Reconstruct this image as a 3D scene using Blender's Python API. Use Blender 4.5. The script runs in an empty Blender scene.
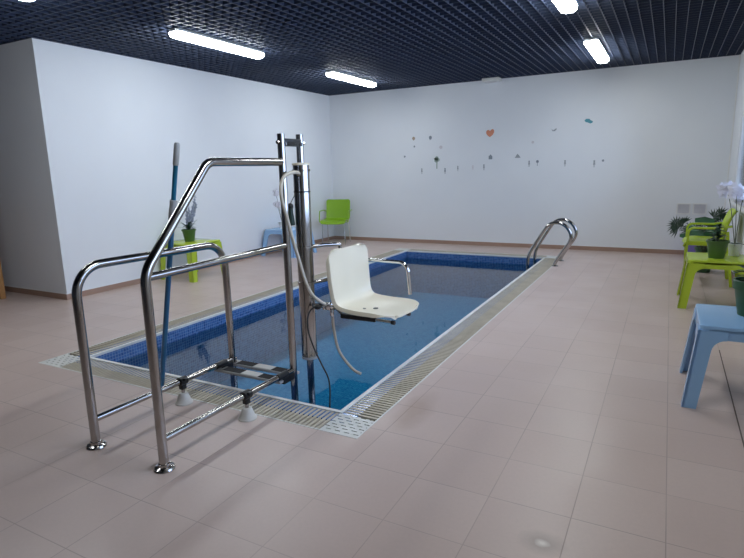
import bpy, bmesh, math, random
from mathutils import Vector, Matrix
random.seed(7)
PI = math.pi
S = bpy.context.scene
COL = S.collection

# ------------------------------------------------------------------ materials
def srgb(r, g, b):
    f = lambda c: (c/255/12.92) if c/255 <= .04045 else ((c/255+.055)/1.055)**2.4
    return (f(r), f(g), f(b), 1)

class NT:
    """small wrapper to write node graphs"""
    def __init__(self, name):
        self.m = bpy.data.materials.new(name); self.m.use_nodes = True
        self.t = self.m.node_tree; self.t.nodes.clear()
        self.out = self.t.nodes.new('ShaderNodeOutputMaterial')
    def n(self, typ, **kw):
        nd = self.t.nodes.new(typ)
        for k, v in kw.items(): setattr(nd, k, v)
        return nd
    def put(self, sock, v):
        if hasattr(v, 'is_output') or isinstance(v, bpy.types.NodeSocket): self.t.links.new(v, sock)
        else: sock.default_value = v
    def math(self, op, a, b=None, c=None):
        nd = self.n('ShaderNodeMath', operation=op)
        self.put(nd.inputs[0], a)
        if b is not None: self.put(nd.inputs[1], b)
        if c is not None: self.put(nd.inputs[2], c)
        return nd.outputs[0]
    def mix(self, f, a, b):
        nd = self.n('ShaderNodeMix', data_type='RGBA')
        self.put(nd.inputs[0], f); self.put(nd.inputs[6], a); self.put(nd.inputs[7], b)
        return nd.outputs[2]
    def noise(self, scale, detail=3, vec=None, dim='3D'):
        nd = self.n('ShaderNodeTexNoise', noise_dimensions=dim)
        nd.inputs['Scale'].default_value = scale; nd.inputs['Detail'].default_value = detail
        if vec is not None: self.t.links.new(vec, nd.inputs['Vector'])
        return nd.outputs[0]
    def coord(self, which='Object'):
        return self.n('ShaderNodeTexCoord').outputs[which]
    def xyz(self, v):
        nd = self.n('ShaderNodeSeparateXYZ'); self.t.links.new(v, nd.inputs[0]); return nd.outputs
    def comb(self, x, y, z=0.0):
        nd = self.n('ShaderNodeCombineXYZ')
        for i, v in enumerate((x, y, z)): self.put(nd.inputs[i], v)
        return nd.outputs[0]
    def ramp(self, f, a, b, lo=0., hi=1.):
        nd = self.n('ShaderNodeMapRange'); nd.clamp = True
        self.put(nd.inputs[0], f); nd.inputs[1].default_value = a; nd.inputs[2].default_value = b
        nd.inputs[3].default_value = lo; nd.inputs[4].default_value = hi
        return nd.outputs[0]
    def bump(self, h, strength=.2, dist=.01):
        nd = self.n('ShaderNodeBump'); nd.inputs['Strength'].default_value = strength
        nd.inputs['Distance'].default_value = dist; self.t.links.new(h, nd.inputs['Height']); return nd.outputs[0]
    def bsdf(self, color, rough=.5, metal=0., spec=.5, normal=None, **kw):
        nd = self.n('ShaderNodeBsdfPrincipled')
        self.put(nd.inputs['Base Color'], color); self.put(nd.inputs['Roughness'], rough)
        self.put(nd.inputs['Metallic'], metal); nd.inputs['Specular IOR Level'].default_value = spec
        if normal is not None: self.t.links.new(normal, nd.inputs['Normal'])
        for k, v in kw.items(): nd.inputs[k.replace('_', ' ')].default_value = v
        self.t.links.new(nd.outputs[0], self.out.inputs[0]); return nd

def simple(name, col, rough=.45, metal=0., spec=.5, var=.08, scale=6, bump=0.):
    g = NT(name); no = g.noise(scale, 4, g.coord())
    dark = tuple(c*(1-var) for c in col[:3])+(1,); lite = tuple(min(1, c*(1+var)) for c in col[:3])+(1,)
    c = g.mix(g.ramp(no, .3, .7), dark, lite)
    nrm = g.bump(g.noise(scale*20, 2, g.coord()), bump, .002) if bump else None
    g.bsdf(c, rough, metal, spec, nrm)
    return g.m

def wall_mat():
    g = NT('white_wall_paint'); co = g.coord()
    c = g.mix(g.ramp(g.noise(.7, 4, co), .3, .7), srgb(219, 222, 226), srgb(226, 229, 232))
    g.bsdf(c, .55, 0, .3, g.bump(g.noise(90, 3, co), .06, .002)); return g.m

def floor_mat():
    g = NT('beige_floor_tiles'); co = g.coord(); x, y, z = g.xyz(co)
    u = g.math('DIVIDE', g.math('SUBTRACT', x, .0870), .3385)
    v = g.math('DIVIDE', g.math('SUBTRACT', y, 1.070), .3463)
    fu = g.math('FRACT', u); fv = g.math('FRACT', v)
    du = g.math('MULTIPLY', g.math('MINIMUM', fu, g.math('SUBTRACT', 1., fu)), .3385)
    dv = g.math('MULTIPLY', g.math('MINIMUM', fv, g.math('SUBTRACT', 1., fv)), .3463)
    d = g.math('MINIMUM', du, dv)
    line = g.ramp(d, .0012, .0030, 1., 0.)
    wn = g.n('ShaderNodeTexWhiteNoise', noise_dimensions='2D')
    g.t.links.new(g.comb(g.math('FLOOR', u), g.math('FLOOR', v)), wn.inputs['Vector'])
    tile = g.mix(wn.outputs[0], srgb(197, 176, 167), srgb(203, 183, 174))
    cloud = g.ramp(g.noise(1.3, 5, co), .35, .7)
    tile = g.mix(g.math('MULTIPLY', cloud, .35), tile, srgb(185, 164, 155))
    fine = g.ramp(g.noise(60, 3, co), .3, .7)
    tile = g.mix(g.math('MULTIPLY', fine, .12), tile, srgb(168, 152, 143))
    grout_fade = g.ramp(g.noise(.9, 3, co), .3, .62, .25, 1.)
    c = g.mix(g.math('MULTIPLY', g.math('MULTIPLY', line, grout_fade), .52), tile, srgb(98, 82, 72))
    # bleached splash with a dirty halo, a real mark on the floor
    dd = g.math('SQRT', g.math('ADD', g.math('POWER', g.math('DIVIDE', g.math('SUBTRACT', x, -.325), 1.25), 2.), g.math('POWER', g.math('SUBTRACT', y, 1.905), 2.)))
    dd = g.math('ADD', dd, g.math('MULTIPLY', g.math('SUBTRACT', g.noise(14, 3, co), .5), .03))
    c = g.mix(g.math('MULTIPLY', g.ramp(dd, .018, .080, 1., 0.), .40), c, srgb(108, 98, 86))
    c = g.mix(g.ramp(dd, .006, .026, 1., 0.), c, srgb(214, 204, 196))
    # damp brown stain beside the grating
    d2 = g.math('SQRT', g.math('ADD', g.math('POWER', g.math('DIVIDE', g.math('SUBTRACT', x, -1.22), .7), 2.), g.math('POWER', g.math('DIVIDE', g.math('SUBTRACT', y, 2.75), 1.9), 2.)))
    d2 = g.math('ADD', d2, g.math('MULTIPLY', g.math('SUBTRACT', g.noise(6, 3, co), .5), .12))
    c = g.mix(g.math('MULTIPLY', g.ramp(d2, .05, .17, 1., 0.), .45), c, srgb(150, 124, 104))
    r = g.ramp(g.noise(3, 4, co), .3, .7, .30, .42)
    h = g.math('ADD', g.math('MULTIPLY', line, -1.), g.math('MULTIPLY', g.noise(35, 3, co), .25))
    g.bsdf(c, r, 0, .45, g.bump(h, .25, .0015)); return g.m

def mosaic_mat(name, floor=False):
    g = NT(name); co = g.coord(); x, y, z = g.xyz(co)
    u, v = (x, y) if floor else (g.math('ADD', x, y), z)
    p = .026
    us = g.math('DIVIDE', u, p); vs = g.math('DIVIDE', v, p)
    fu = g.math('FRACT', us); fv = g.math('FRACT', vs)
    d = g.math('MINIMUM', g.math('MINIMUM', fu, g.math('SUBTRACT', 1., fu)), g.math('MINIMUM', fv, g.math('SUBTRACT', 1., fv)))
    line = g.ramp(d, .04, .09, 1., 0.)
    wn = g.n('ShaderNodeTexWhiteNoise', noise_dimensions='2D')
    g.t.links.new(g.comb(g.math('FLOOR', us), g.math('FLOOR', vs)), wn.inputs['Vector'])
    c = g.mix(wn.outputs[0], *( (srgb(56, 128, 188), srgb(86, 154, 204)) if floor else MOS[:2]))
    c = g.mix(g.math('MULTIPLY', line, .55), c, MOS[2])
    g.bsdf(c, .18, 0, .5); return g.m
MOS = (srgb(42, 82, 142), srgb(72, 116, 176), srgb(160, 184, 212))

def water_mat():
    g = NT('pool_water'); co = g.coord()
    h = g.math('ADD', g.noise(3.2, 2, co), g.math('MULTIPLY', g.noise(14, 2, co), .15))
    nrm = g.bump(h, .035, .02)
    tr = g.n('ShaderNodeBsdfTransparent'); tr.inputs[0].default_value = (.44, .94, .99, 1)
    gl = g.n('ShaderNodeBsdfGlossy'); gl.inputs['Roughness'].default_value = .015; gl.inputs['Color'].default_value = (1, 1, 1, 1)
    g.t.links.new(nrm, gl.inputs['Normal'])
    fr = g.n('ShaderNodeFresnel'); fr.inputs[0].default_value = 1.333; g.t.links.new(nrm, fr.inputs['Normal'])
    mx = g.n('ShaderNodeMixShader'); g.t.links.new(fr.outputs[0], mx.inputs[0])
    g.t.links.new(tr.outputs[0], mx.inputs[1]); g.t.links.new(gl.outputs[0], mx.inputs[2])
    g.t.links.new(mx.outputs[0], g.out.inputs[0]); return g.m

def glass_mat():
    g = NT('window_glass')
    tr = g.n('ShaderNodeBsdfTransparent'); tr.inputs[0].default_value = (.93, .95, .97, 1)
    gl = g.n('ShaderNodeBsdfGlossy'); gl.inputs['Roughness'].default_value = .02
    fr = g.n('ShaderNodeFresnel'); fr.inputs[0].default_value = 1.45
    mx = g.n('ShaderNodeMixShader'); g.t.links.new(fr.outputs[0], mx.inputs[0])
    g.t.links.new(tr.outputs[0], mx.inputs[1]); g.t.links.new(gl.outputs[0], mx.inputs[2])
    g.t.links.new(mx.outputs[0], g.out.inputs[0]); return g.m

def emit_mat(name, col, s):
    g = NT(name); e = g.n('ShaderNodeEmission'); e.inputs[0].default_value = col; e.inputs[1].default_value = s
    g.t.links.new(e.outputs[0], g.out.inputs[0]); return g.m

def steel_mat():
    g = NT('stainless_steel'); co = g.coord()
    r = g.ramp(g.noise(9, 4, co), .3, .7, .10, .20)
    c = g.mix(g.ramp(g.noise(4, 3, co), .3, .7), (.40, .38, .36, 1), (.50, .48, .46, 1))
    g.bsdf(c, r, 1., .5); return g.m

def wood_mat():
    g = NT('brown_wood'); co = g.coord()
    w = g.n('ShaderNodeTexWave', wave_type='BANDS', bands_direction='X'); w.inputs['Scale'].default_value = 14
    w.inputs['Distortion'].default_value = 3; w.inputs['Detail'].default_value = 3
    mp = g.n('ShaderNodeMapping'); mp.inputs['Scale'].default_value = (1, 1, .12)
    g.t.links.new(co, mp.inputs[0]); g.t.links.new(mp.outputs[0], w.inputs['Vector'])
    g.bsdf(g.mix(w.outputs[1], srgb(150, 106, 60), srgb(182, 134, 82)), .5); return g.m

LAMP = 32.0
M = dict(
    wall=wall_mat(), floor=floor_mat(), mosaic=mosaic_mat('blue_mosaic'), mosaic_floor=mosaic_mat('blue_mosaic_bottom', True),
    water=water_mat(), glass=glass_mat(), steel=steel_mat(), wood=wood_mat(),
    chrome=simple('polished_chrome', (.78, .78, .77, 1), .08, 1., .5, .02),
    ceil=simple('navy_grid_metal', srgb(54, 64, 86), .50, 0., .45, .06),
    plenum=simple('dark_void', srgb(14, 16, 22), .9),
    base=simple('skirting_tile', srgb(160, 132, 116), .45, 0, .4, .06, 4),
    trimw=simple('white_trim', srgb(224, 224, 222), .4),
    grate=simple('grating_plastic', srgb(188, 178, 160), .7, 0, .2, .10, 5),
    grate_white=simple('white_grating_plastic', srgb(214, 213, 208), .5, 0, .4, .06, 5),
    channel=simple('gutter_concrete', srgb(48, 38, 30), .9),
    lip=simple('white_pool_lip', srgb(226, 226, 222), .35),
    seat=simple('off_white_plastic', srgb(232, 223, 200), .28, 0, .5, .03, 3),
    black=simple('black_plastic', srgb(24, 24, 26), .4),
    rubber=simple('grip_pad_black', srgb(40, 40, 42), .9, bump=.4),
    pad_white=simple('grip_pad_white', srgb(206, 206, 202), .8, bump=.3),
    foot=simple('translucent_white_rubber', srgb(206, 202, 194), .5),
    hose=simple('beige_hose', srgb(192, 184, 168), .45),
    cable=simple('dark_cable', srgb(34, 36, 38), .5),
    handset=simple('dark_green_handset', srgb(30, 52, 42), .4),
    pole_lower=simple('blue_pole', srgb(42, 100, 138), .35), pole_upper=simple('teal_pole', srgb(22, 110, 142), .35),
    grip=simple('grey_grip', srgb(166, 168, 168), .5),
    lime=simple('lime_plastic', srgb(176, 198, 56), .20, 0, .5, .04, 3),
    lime_dark=simple('green_plastic', srgb(130, 172, 26), .38, 0, .5, .04, 3),
    blue=simple('light_blue_plastic', srgb(146, 186, 226), .22, 0, .5, .03, 3),
    pot=simple('green_pot', srgb(66, 98, 40), .4, 0, .5, .06, 8), pot_dark=simple('dark_green_pot', srgb(44, 84, 52), .4, 0, .5, .06, 8),
    pot_white=simple('white_pot', srgb(220, 220, 220), .35), soil=simple('soil', srgb(50, 38, 28), .95, bump=.6),
    leaf=simple('dark_leaf', srgb(30, 58, 36), .4, 0, .5, .25, 10), leaf2=simple('mid_leaf', srgb(44, 92, 56), .4, 0, .5, .2, 10),
    lav=simple('grey_lavender', srgb(152, 160, 176), .8, 0, .3, .15, 30), petal=simple('white_petal', srgb(228, 228, 238), .5, 0, .3, .04, 20),
    stem=simple('stem', srgb(84, 92, 70), .6), purple=simple('purple_plastic', srgb(120, 108, 178), .45),
    vent=simple('grey_grille', srgb(204, 204, 208), .5), box=simple('white_box', srgb(216, 216, 212), .45),
    housing=simple('lamp_housing', srgb(150, 154, 156), .5),
    diffuser=emit_mat('lamp_diffuser', (.90, .96, 1., 1), LAMP),
    bounce_cut_wall=simple('bounce_cut_grey', srgb(92, 98, 110), .6),  # dark grey chosen to cut bounce light from the unseen walls
    joint=simple('dark_joint', srgb(108, 94, 88), .9),
    orange=simple('orange_sticker', srgb(206, 134, 104), .5), teal=simple('teal_sticker', srgb(82, 150, 164), .5),
    greyst=simple('grey_sticker', srgb(150, 156, 160), .5), darkst=simple('dark_sticker', srgb(128, 136, 146), .5),
    pinkst=simple('pale_pink_sticker', srgb(200, 196, 200), .5), brownst=simple('brown_sticker', srgb(166, 146, 126), .5),
    redst=simple('red_sticker', srgb(186, 84, 66), .5), greenst=simple('green_sticker', srgb(146, 162, 152), .5),
)

# ------------------------------------------------------------------ object helpers
WL = {}
def worldloc(o): return WL.get(o.name, Vector((0, 0, 0)))

def thing(name, label, cat, loc=(0, 0, 0), group=None):
    o = bpy.data.objects.new(name, None); COL.objects.link(o); o.location = loc
    o.empty_display_size = .1
    o['label'] = label; o['category'] = cat
    if group: o['group'] = group
    WL[o.name] = Vector(loc); return o

def obj(name, bm, mat, parent=None, smooth=True, origin=None, label=None, ang=38):
    """vertices are given in world space"""
    org = worldloc(parent) if parent else Vector(origin or (0, 0, 0))
    bmesh.ops.recalc_face_normals(bm, faces=bm.faces[:])
    bmesh.ops.translate(bm, verts=bm.verts[:], vec=-org)
    me = bpy.data.meshes.new(name); bm.to_mesh(me); bm.free()
    for m in (mat if isinstance(mat, (list, tuple)) else [mat]): me.materials.append(m)
    if smooth:
        me.shade_smooth(); me.set_sharp_from_angle(angle=math.radians(ang))
    o = bpy.data.objects.new(name, me); COL.objects.link(o)
    if parent: o.parent = parent
    else: o.location = org
    if label: o['label'] = label
    WL[o.name] = org; return o

def tag(o, label, cat, group=None, kind=None):
    o['label'] = label; o['category'] = cat
    if group: o['group'] = group
    if kind: o['kind'] = kind
    return o

def struct(name, bm, mat, parent=None, smooth=False, label=None):
    o = obj(name, bm, mat, parent, smooth)
    if not parent: o['kind'] = 'structure'
    if label: o['label'] = label
    return o

def NB(): return bmesh.new()

def box(bm, x0, x1, y0, y1, z0, z1, mi=0, bev=0.):
    vs = [bm.verts.new(p) for p in ((x0,y0,z0),(x1,y0,z0),(x1,y1,z0),(x0,y1,z0),(x0,y0,z1),(x1,y0,z1),(x1,y1,z1),(x0,y1,z1))]
    fs = [bm.faces.new([vs[i] for i in f]) for f in ((0,3,2,1),(4,5,6,7),(0,1,5,4),(1,2,6,5),(2,3,7,6),(3,0,4,7))]
    for f in fs: f.material_index = mi
    if bev:
        es = list({e for f in fs for e in f.edges})
        bmesh.ops.bevel(bm, geom=es, offset=bev, segments=2, affect='EDGES', profile=.5)
    return bm

def fillet(pts, r, n=8):
    """round the inner corners of a polyline; r a number or list"""
    P = [Vector(p) for p in pts]; out = [P[0]]
    for i in range(1, len(P)-1):
        a, b, c = P[i-1], P[i], P[i+1]
        rr = r[i-1] if isinstance(r, (list, tuple)) else r
        d1 = (a-b).normalized(); d2 = (c-b).normalized()
        ang = d1.angle(d2)
        if rr <= 0 or ang > PI-.02: out.append(b); continue
        t = min(rr/math.tan(ang/2), (a-b).length*.49 if i > 1 else (a-b).length*.98, (c-b).length*.98 if i == len(P)-2 else (c-b).length*.49)
        p1 = b+d1*t; p2 = b+d2*t; re = t*math.tan(ang/2)
        ce = b+(d1+d2).normalized()*(re/math.sin(ang/2))
        v1 = p1-ce; v2 = p2-ce; th = v1.angle(v2)
        for k in range(n+1):
            s = k/n
            out.append(ce+(v1*math.sin((1-s)*th)+v2*math.sin(s*th))/math.sin(th))
    out.append(P[-1]); return out

def spline(pts, n=6):
    P = [Vector(p) for p in pts]; out = []
    for i in range(len(P)-1):
        p0 = P[max(i-1, 0)]; p1 = P[i]; p2 = P[i+1]; p3 = P[min(i+2, len(P)-1)]
        for k in range(n):
            t = k/n
            out.append(.5*((2*p1)+(p2-p0)*t+(2*p0-5*p1+4*p2-p3)*t*t+(3*p1-p0-3*p2+p3)*t**3))
    out.append(P[-1]); return out

def tube(bm, path, r, seg=14, cap=True, mi=0):
    P = [Vector(p) for p in path]; n = len(P)
    T = []
    for i in range(n):
        a = P[max(i-1, 0)]; b = P[min(i+1, n-1)]; T.append((b-a).normalized())
    up = Vector((0, 0, 1)) if abs(T[0].z) < .9 else Vector((1, 0, 0))
    N = (up-T[0]*up.dot(T[0])).normalized(); rings = []
    for i in range(n):
        if i:
            ax = T[i-1].cross(T[i])
            if ax.length > 1e-7: N = Matrix.Rotation(T[i-1].angle(T[i]), 3, ax.normalized()) @ N
            N = (N-T[i]*N.dot(T[i])).normalized()
        B = T[i].cross(N); rr = r[i] if isinstance(r, (list, tuple)) else r
        rings.append([bm.verts.new(P[i]+(N*math.cos(2*PI*k/seg)+B*math.sin(2*PI*k/seg))*rr) for k in range(seg)])
    for i in range(n-1):
        for k in range(seg):
            f = bm.faces.new((rings[i][k], rings[i][(k+1) % seg], rings[i+1][(k+1) % seg], rings[i+1][k])); f.material_index = mi
    if cap:
        bm.faces.new(rings[0][::-1]).material_index = mi; bm.faces.new(rings[-1]).material_index = mi
    return bm

def lathe(bm, c, prof, seg=24, mi=0):
    """prof: list of (r, z) from bottom to top"""
    rings = []
    for r, z in prof:
        if r < 1e-5: rings.append([bm.verts.new((c[0], c[1], c[2]+z))])
        else: rings.append([bm.verts.new((c[0]+r*math.cos(2*PI*k/seg), c[1]+r*math.sin(2*PI*k/seg), c[2]+z)) for k in range(seg)])
    for a, b in zip(rings, rings[1:]):
        for k in range(seg):
            k2 = (k+1) % seg
            if len(a) == 1 and len(b) == 1: continue
            if len(a) == 1: vs = (a[0], b[k2], b[k])
            elif len(b) == 1: vs = (a[k], a[k2], b[0])
            else: vs = (a[k], a[k2], b[k2], b[k])
            bm.faces.new(vs).material_index = mi
    for rg, rev in ((rings[0], True), (rings[-1], False)):
        if len(rg) > 1: bm.faces.new(rg[::-1] if rev else rg).material_index = mi
    return bm

def ball(bm, c, r, sub=1, mi=0, sc=(1, 1, 1)):
    res = bmesh.ops.create_icosphere(bm, subdivisions=sub, radius=r)
    for v in res['verts']: v.co = Vector((v.co.x*sc[0], v.co.y*sc[1], v.co.z*sc[2]))+Vector(c)
    for f in {f for v in res['verts'] for f in v.link_faces}: f.material_index = mi
    return bm

def prism(bm, poly, axis, a, b, mi=0):
    """extrude polygon (2D) along axis from a to b; axis 'x': poly=(y,z); 'y': (x,z); 'z': (x,y)"""
    def P(p, t):
        return {'x': (t, p[0], p[1]), 'y': (p[0], t, p[1]), 'z': (p[0], p[1], t)}[axis]
    A = [bm.verts.new(P(p, a)) for p in poly]; B = [bm.verts.new(P(p, b)) for p in poly]
    n = len(poly)
    bm.faces.new(A).material_index = mi; bm.faces.new(B[::-1]).material_index = mi
    for i in range(n): bm.faces.new((A[i], B[i], B[(i+1) % n], A[(i+1) % n])).material_index = mi
    return bm

def sweep_rect(bm, path, side, w, t):
    """rectangular bar along a path; side = fixed width direction"""
    P = [Vector(p) for p in path]; sd = Vector(side).normalized(); rings = []
    for i, p in enumerate(P):
        T = (P[min(i+1, len(P)-1)]-P[max(i-1, 0)]).normalized(); nn = T.cross(sd).normalized()
        ww = w[i] if isinstance(w, (list, tuple)) else w
        rings.append([bm.verts.new(p+sd*(a*ww/2)+nn*(b*t/2)) for a, b in ((-1, -1), (1, -1), (1, 1), (-1, 1))])
    for a, b in zip(rings, rings[1:]):
        for k in range(4): bm.faces.new((a[k], a[(k+1) % 4], b[(k+1) % 4], b[k]))
    bm.faces.new(rings[0][::-1]); bm.faces.new(rings[-1]); return bm

def shell(prof, w, r0, r1, curl, thick, mat4, nv=15, waist=None, flange=0.):
    """moulded seat shell. prof: list of (x, z) from the back's top to the seat's front; w half width; rounded corners r0 / r1; mat4 places it"""
    pr = spline([(p[0], 0, p[1]) for p in prof], 7)
    L = [0]
    for a, b in zip(pr, pr[1:]): L.append(L[-1]+(b-a).length)
    tot = L[-1]; bm = NB(); rows = []
    # denser samples near rounded ends
    ss = sorted(set([tot*i/34 for i in range(35)]+[r0*(1-math.cos(PI/2*k/6)) for k in range(7)]+[tot-r1*(1-math.cos(PI/2*k/6)) for k in range(7)]))
    def at(s):
        for i in range(len(L)-1):
            if L[i+1] >= s-1e-9:
                f = (s-L[i])/max(1e-9, L[i+1]-L[i]); return pr[i].lerp(pr[i+1], f), (pr[i+1]-pr[i]).normalized()
        return pr[-1], (pr[-1]-pr[-2]).normalized()
    for s in ss:
        p, t = at(s); nrm = Vector((-t.z, 0, t.x))
        if nrm.x < 0 and nrm.z < 0: nrm = -nrm
        ww = w if waist is None else w*(1-waist*math.exp(-((s/tot-.45)/.16)**2))
        if s < r0: ww = ww-r0+math.sqrt(max(0, r0*r0-(r0-s)**2))
        if tot-s < r1: ww = ww-r1+math.sqrt(max(0, r1*r1-(r1-(tot-s))**2))
        row = []
        for k in range(nv):
            v = -1+2*k/(nv-1)
            row.append(bm.verts.new(mat4 @ (p+Vector((0, v*ww, 0))+nrm*(curl*abs(v)**3))))
        if flange:
            f_ = flange*min(1, max(.12, s/(r0*1.2)), max(.12, (tot-s)/(r1*1.2)))
            for sg, ii in ((-1, 0), (1, -1)):
                e0 = p+Vector((0, sg*ww, 0))+nrm*curl
                q = [bm.verts.new(mat4 @ (e0+Vector((0, sg*.004, 0))-nrm*f_*.35)), bm.verts.new(mat4 @ (e0+Vector((0, sg*.006, 0))-nrm*f_))]
                row = (q[::-1]+row) if sg < 0 else (row+q)
        rows.append(row)
    nv = len(rows[0])
    for a, b in zip(rows, rows[1:]):
        for k in range(nv-1): bm.faces.new((a[k], a[k+1], b[k+1], b[k]))
    bmesh.ops.remove_doubles(bm, verts=bm.verts[:], dist=1e-5)
    bmesh.ops.recalc_face_normals(bm, faces=bm.faces[:])
    bmesh.ops.solidify(bm, geom=bm.faces[:], thickness=thick)
    return bm

def copy_tree(o, loc, rz, label, group=None):
    r = o.copy(); COL.objects.link(r); r.location = loc; r.rotation_euler = (0, 0, rz)
    r['label'] = label
    if group: r['group'] = group
    WL[r.name] = Vector(loc)
    for ch in list(o.children):
        c = ch.copy(); COL.objects.link(c); c.parent = r
        for gch in list(ch.children):
            d = gch.copy(); COL.objects.link(d); d.parent = c
    return r

# ------------------------------------------------------------------ room dimensions (metres)
XL, XR, YB, YC, YF, XA = -6.0617, .7616, 9.6248, 3.7778, -2.6, -8.6
HC = 2.854
PX0, PX1, PY0, PY1, GW = -3.934, -1.6164, 2.5647, 8.5776, .2548
WATER = -.12

# ---- floor with the pool opening
bm = NB()
gx0, gx1, gy0, gy1 = PX0-GW, PX1+GW, PY0-GW, PY1+GW
box(bm, XA-.2, gx0, YF-.2, YB+.2, -.2, 0); box(bm, gx1, XR+.2, YF-.2, YB+.2, -.2, 0)
box(bm, gx0, gx1, YF-.2, gy0, -.2, 0); box(bm, gx0, gx1, gy1, YB+.2, -.2, 0)
struct('floor', bm, M['floor'])
# dark expansion joint on the right
struct('trim_1', box(NB(), .423, .430, YF, 4.70, -.01, .0010), M['joint'], label='dark joint running along the floor tiles')

# ---- pool basin
bm = NB(); D = -.72; T = .12
box(bm, PX0-T, PX0, PY0-T, PY1+T, D-.1, -.002); box(bm, PX1, PX1+T, PY0-T, PY1+T, D-.1, -.002)
box(bm, PX0, PX1, PY0-T, PY0, D-.1, -.002); box(bm, PX0, PX1, PY1, PY1+T, D-.1, -.002)
box(bm, PX0, PX1, PY0, PY1, D-.1, D, 1)
o = struct('pool_basin', bm, [M['mosaic'], M['mosaic_floor']]); o['label'] = 'blue mosaic tiled basin of the sunken pool'; o['category'] = 'pool'
bm = NB(); vs = [bm.verts.new(p) for p in ((PX0, PY0, WATER), (PX1, PY0, WATER), (PX1, PY1, WATER), (PX0, PY1, WATER))]; bm.faces.new(vs)
o = obj('water', bm, M['water'], smooth=False); o['kind'] = 'structure'
if o.data.polygons[0].normal.z < 0: o.data.flip_normals()
o['label'] = 'calm blue water filling the pool'; o['category'] = 'water'
# white rounded lip round the water and gutter channel under the gratings
LP = .024
bm = NB()
q = .003
box(bm, PX0-LP, PX1+LP, PY0-LP, PY0+q, -.014, .006); box(bm, PX0-LP, PX1+LP, PY1-q, PY1+LP, -.014, .006)
box(bm, PX0-LP, PX0+q, PY0+q, PY1-q, -.014, .006); box(bm, PX1-q, PX1+LP, PY0+q, PY1-q, -.014, .006)
struct('trim_2', bm, M['lip'], label='white lip around the pool edge')
bm = NB()
for a in ((gx0, PX0-T, gy0, gy1), (PX1+T, gx1, gy0, gy1), (PX0-T, PX1+T, gy0, PY0-T), (PX0-T, PX1+T, PY1+T, gy1)):
    box(bm, a[0], a[1], a[2], a[3], -.18, -.08)
struct('trim_3', bm, M['channel'], label='dark overflow gutter beneath the gratings')
bm = NB(); e = .010
box(bm, gx0, gx1, gy0, gy0+e, -.08, .002); box(bm, gx0, gx1, gy1-e, gy1, -.08, .002)
box(bm, gx0, gx0+e, gy0+e, gy1-e, -.08, .002); box(bm, gx1-e, gx1, gy0+e, gy1-e, -.08, .002)
struct('trim_4', bm, M['grate_white'], label='thin white edging strip outside the gratings')

# ---- gratings: one run per side, a white slotted piece in each corner
def grate_run(horizontal, a0, a1, b0, b1, label, pitch):
    """slats lie across the run from b0 to b1"""
    bm = NB(); n = int((a1-a0)/pitch); w = pitch*.56
    for i in range(n):
        s = a0+(i+.5)*(a1-a0)/n
        if horizontal: box(bm, s-w/2, s+w/2, b0, b1, -.022, 0)
        else: box(bm, b0, b1, s-w/2, s+w/2, -.022, 0)
    for b in (b0+.03, (b0+b1)/2, b1-.03):
        if horizontal: box(bm, a0, a1, b-.006, b+.006, -.04, -.010)
        else: box(bm, b-.006, b+.006, a0, a1, -.04, -.010)
    c = ((a0+a1)/2, (b0+b1)/2, 0) if horizontal else ((b0+b1)/2, (a0+a1)/2, 0)
    o = obj('overflow_grate', bm, M['grate'], smooth=False, origin=c)
    return tag(o, label, 'grate', 'slatted overflow gratings around the pool')
ix0, ix1 = PX0-LP, PX1+LP; iy0, iy1 = PY0-LP, PY1+LP
ox0, ox1, oy0, oy1 = gx0+e, gx1-e, gy0+e, gy1-e
grate_run(True, ix0+.015, ix1-.015, oy0, iy0, 'beige slatted grating along the near short edge of the pool, under the lift rails', .031)
grate_run(True, ix0+.015, ix1-.015, iy1, oy1, 'pale slatted grating along the far short edge of the pool near the back wall', .031)
grate_run(False, iy0+.015, iy1-.015, ox0, ix0, 'beige slatted grating along the long pool edge facing the left wall', .031)
grate_run(False, iy0+.015, iy1-.015, ix1, ox1, 'beige slatted grating along the long pool edge with the curved ladder rails', .031)
def corner(x0, x1, y0, y1, label):
    bm = NB(); n = 7
    box(bm, x0, x1, y0, y1, -.02, -.008)
    # raised bars leave rows of short slots between them
    st = (y1-y0)/n
    for i in range(n):
        ya = y0+i*st
        box(bm, x0, x1, ya, ya+st*.72, -.008, .001)
        for k in range(4):
            xa = x0+(k+.5*(i % 2))*(x1-x0)/4; xb = min(x1, xa+.022)
            box(bm, xa, xb, ya+st*.72, ya+st, -.008, .001)
    o = obj('corner_grate', bm, M['grate_white'], smooth=False, origin=((x0+x1)/2, (y0+y1)/2, 0))
    tag(o, label, 'grate', 'white corner pieces of the pool gratings')
corner(ix1-.012, ox1, oy0, iy0, 'white slotted corner piece at the pool corner nearest the camera')
corner(ox0, ix0+.012, oy0, iy0, 'white slotted corner piece left of the lift rails, towards the alcove')
corner(ox0, ix0+.012, iy1, oy1, 'white slotted corner piece at the far left pool corner before the green chair')
corner(ix1-.012, ox1, iy1, oy1, 'white slotted corner piece beside the curved ladder rails')

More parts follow.
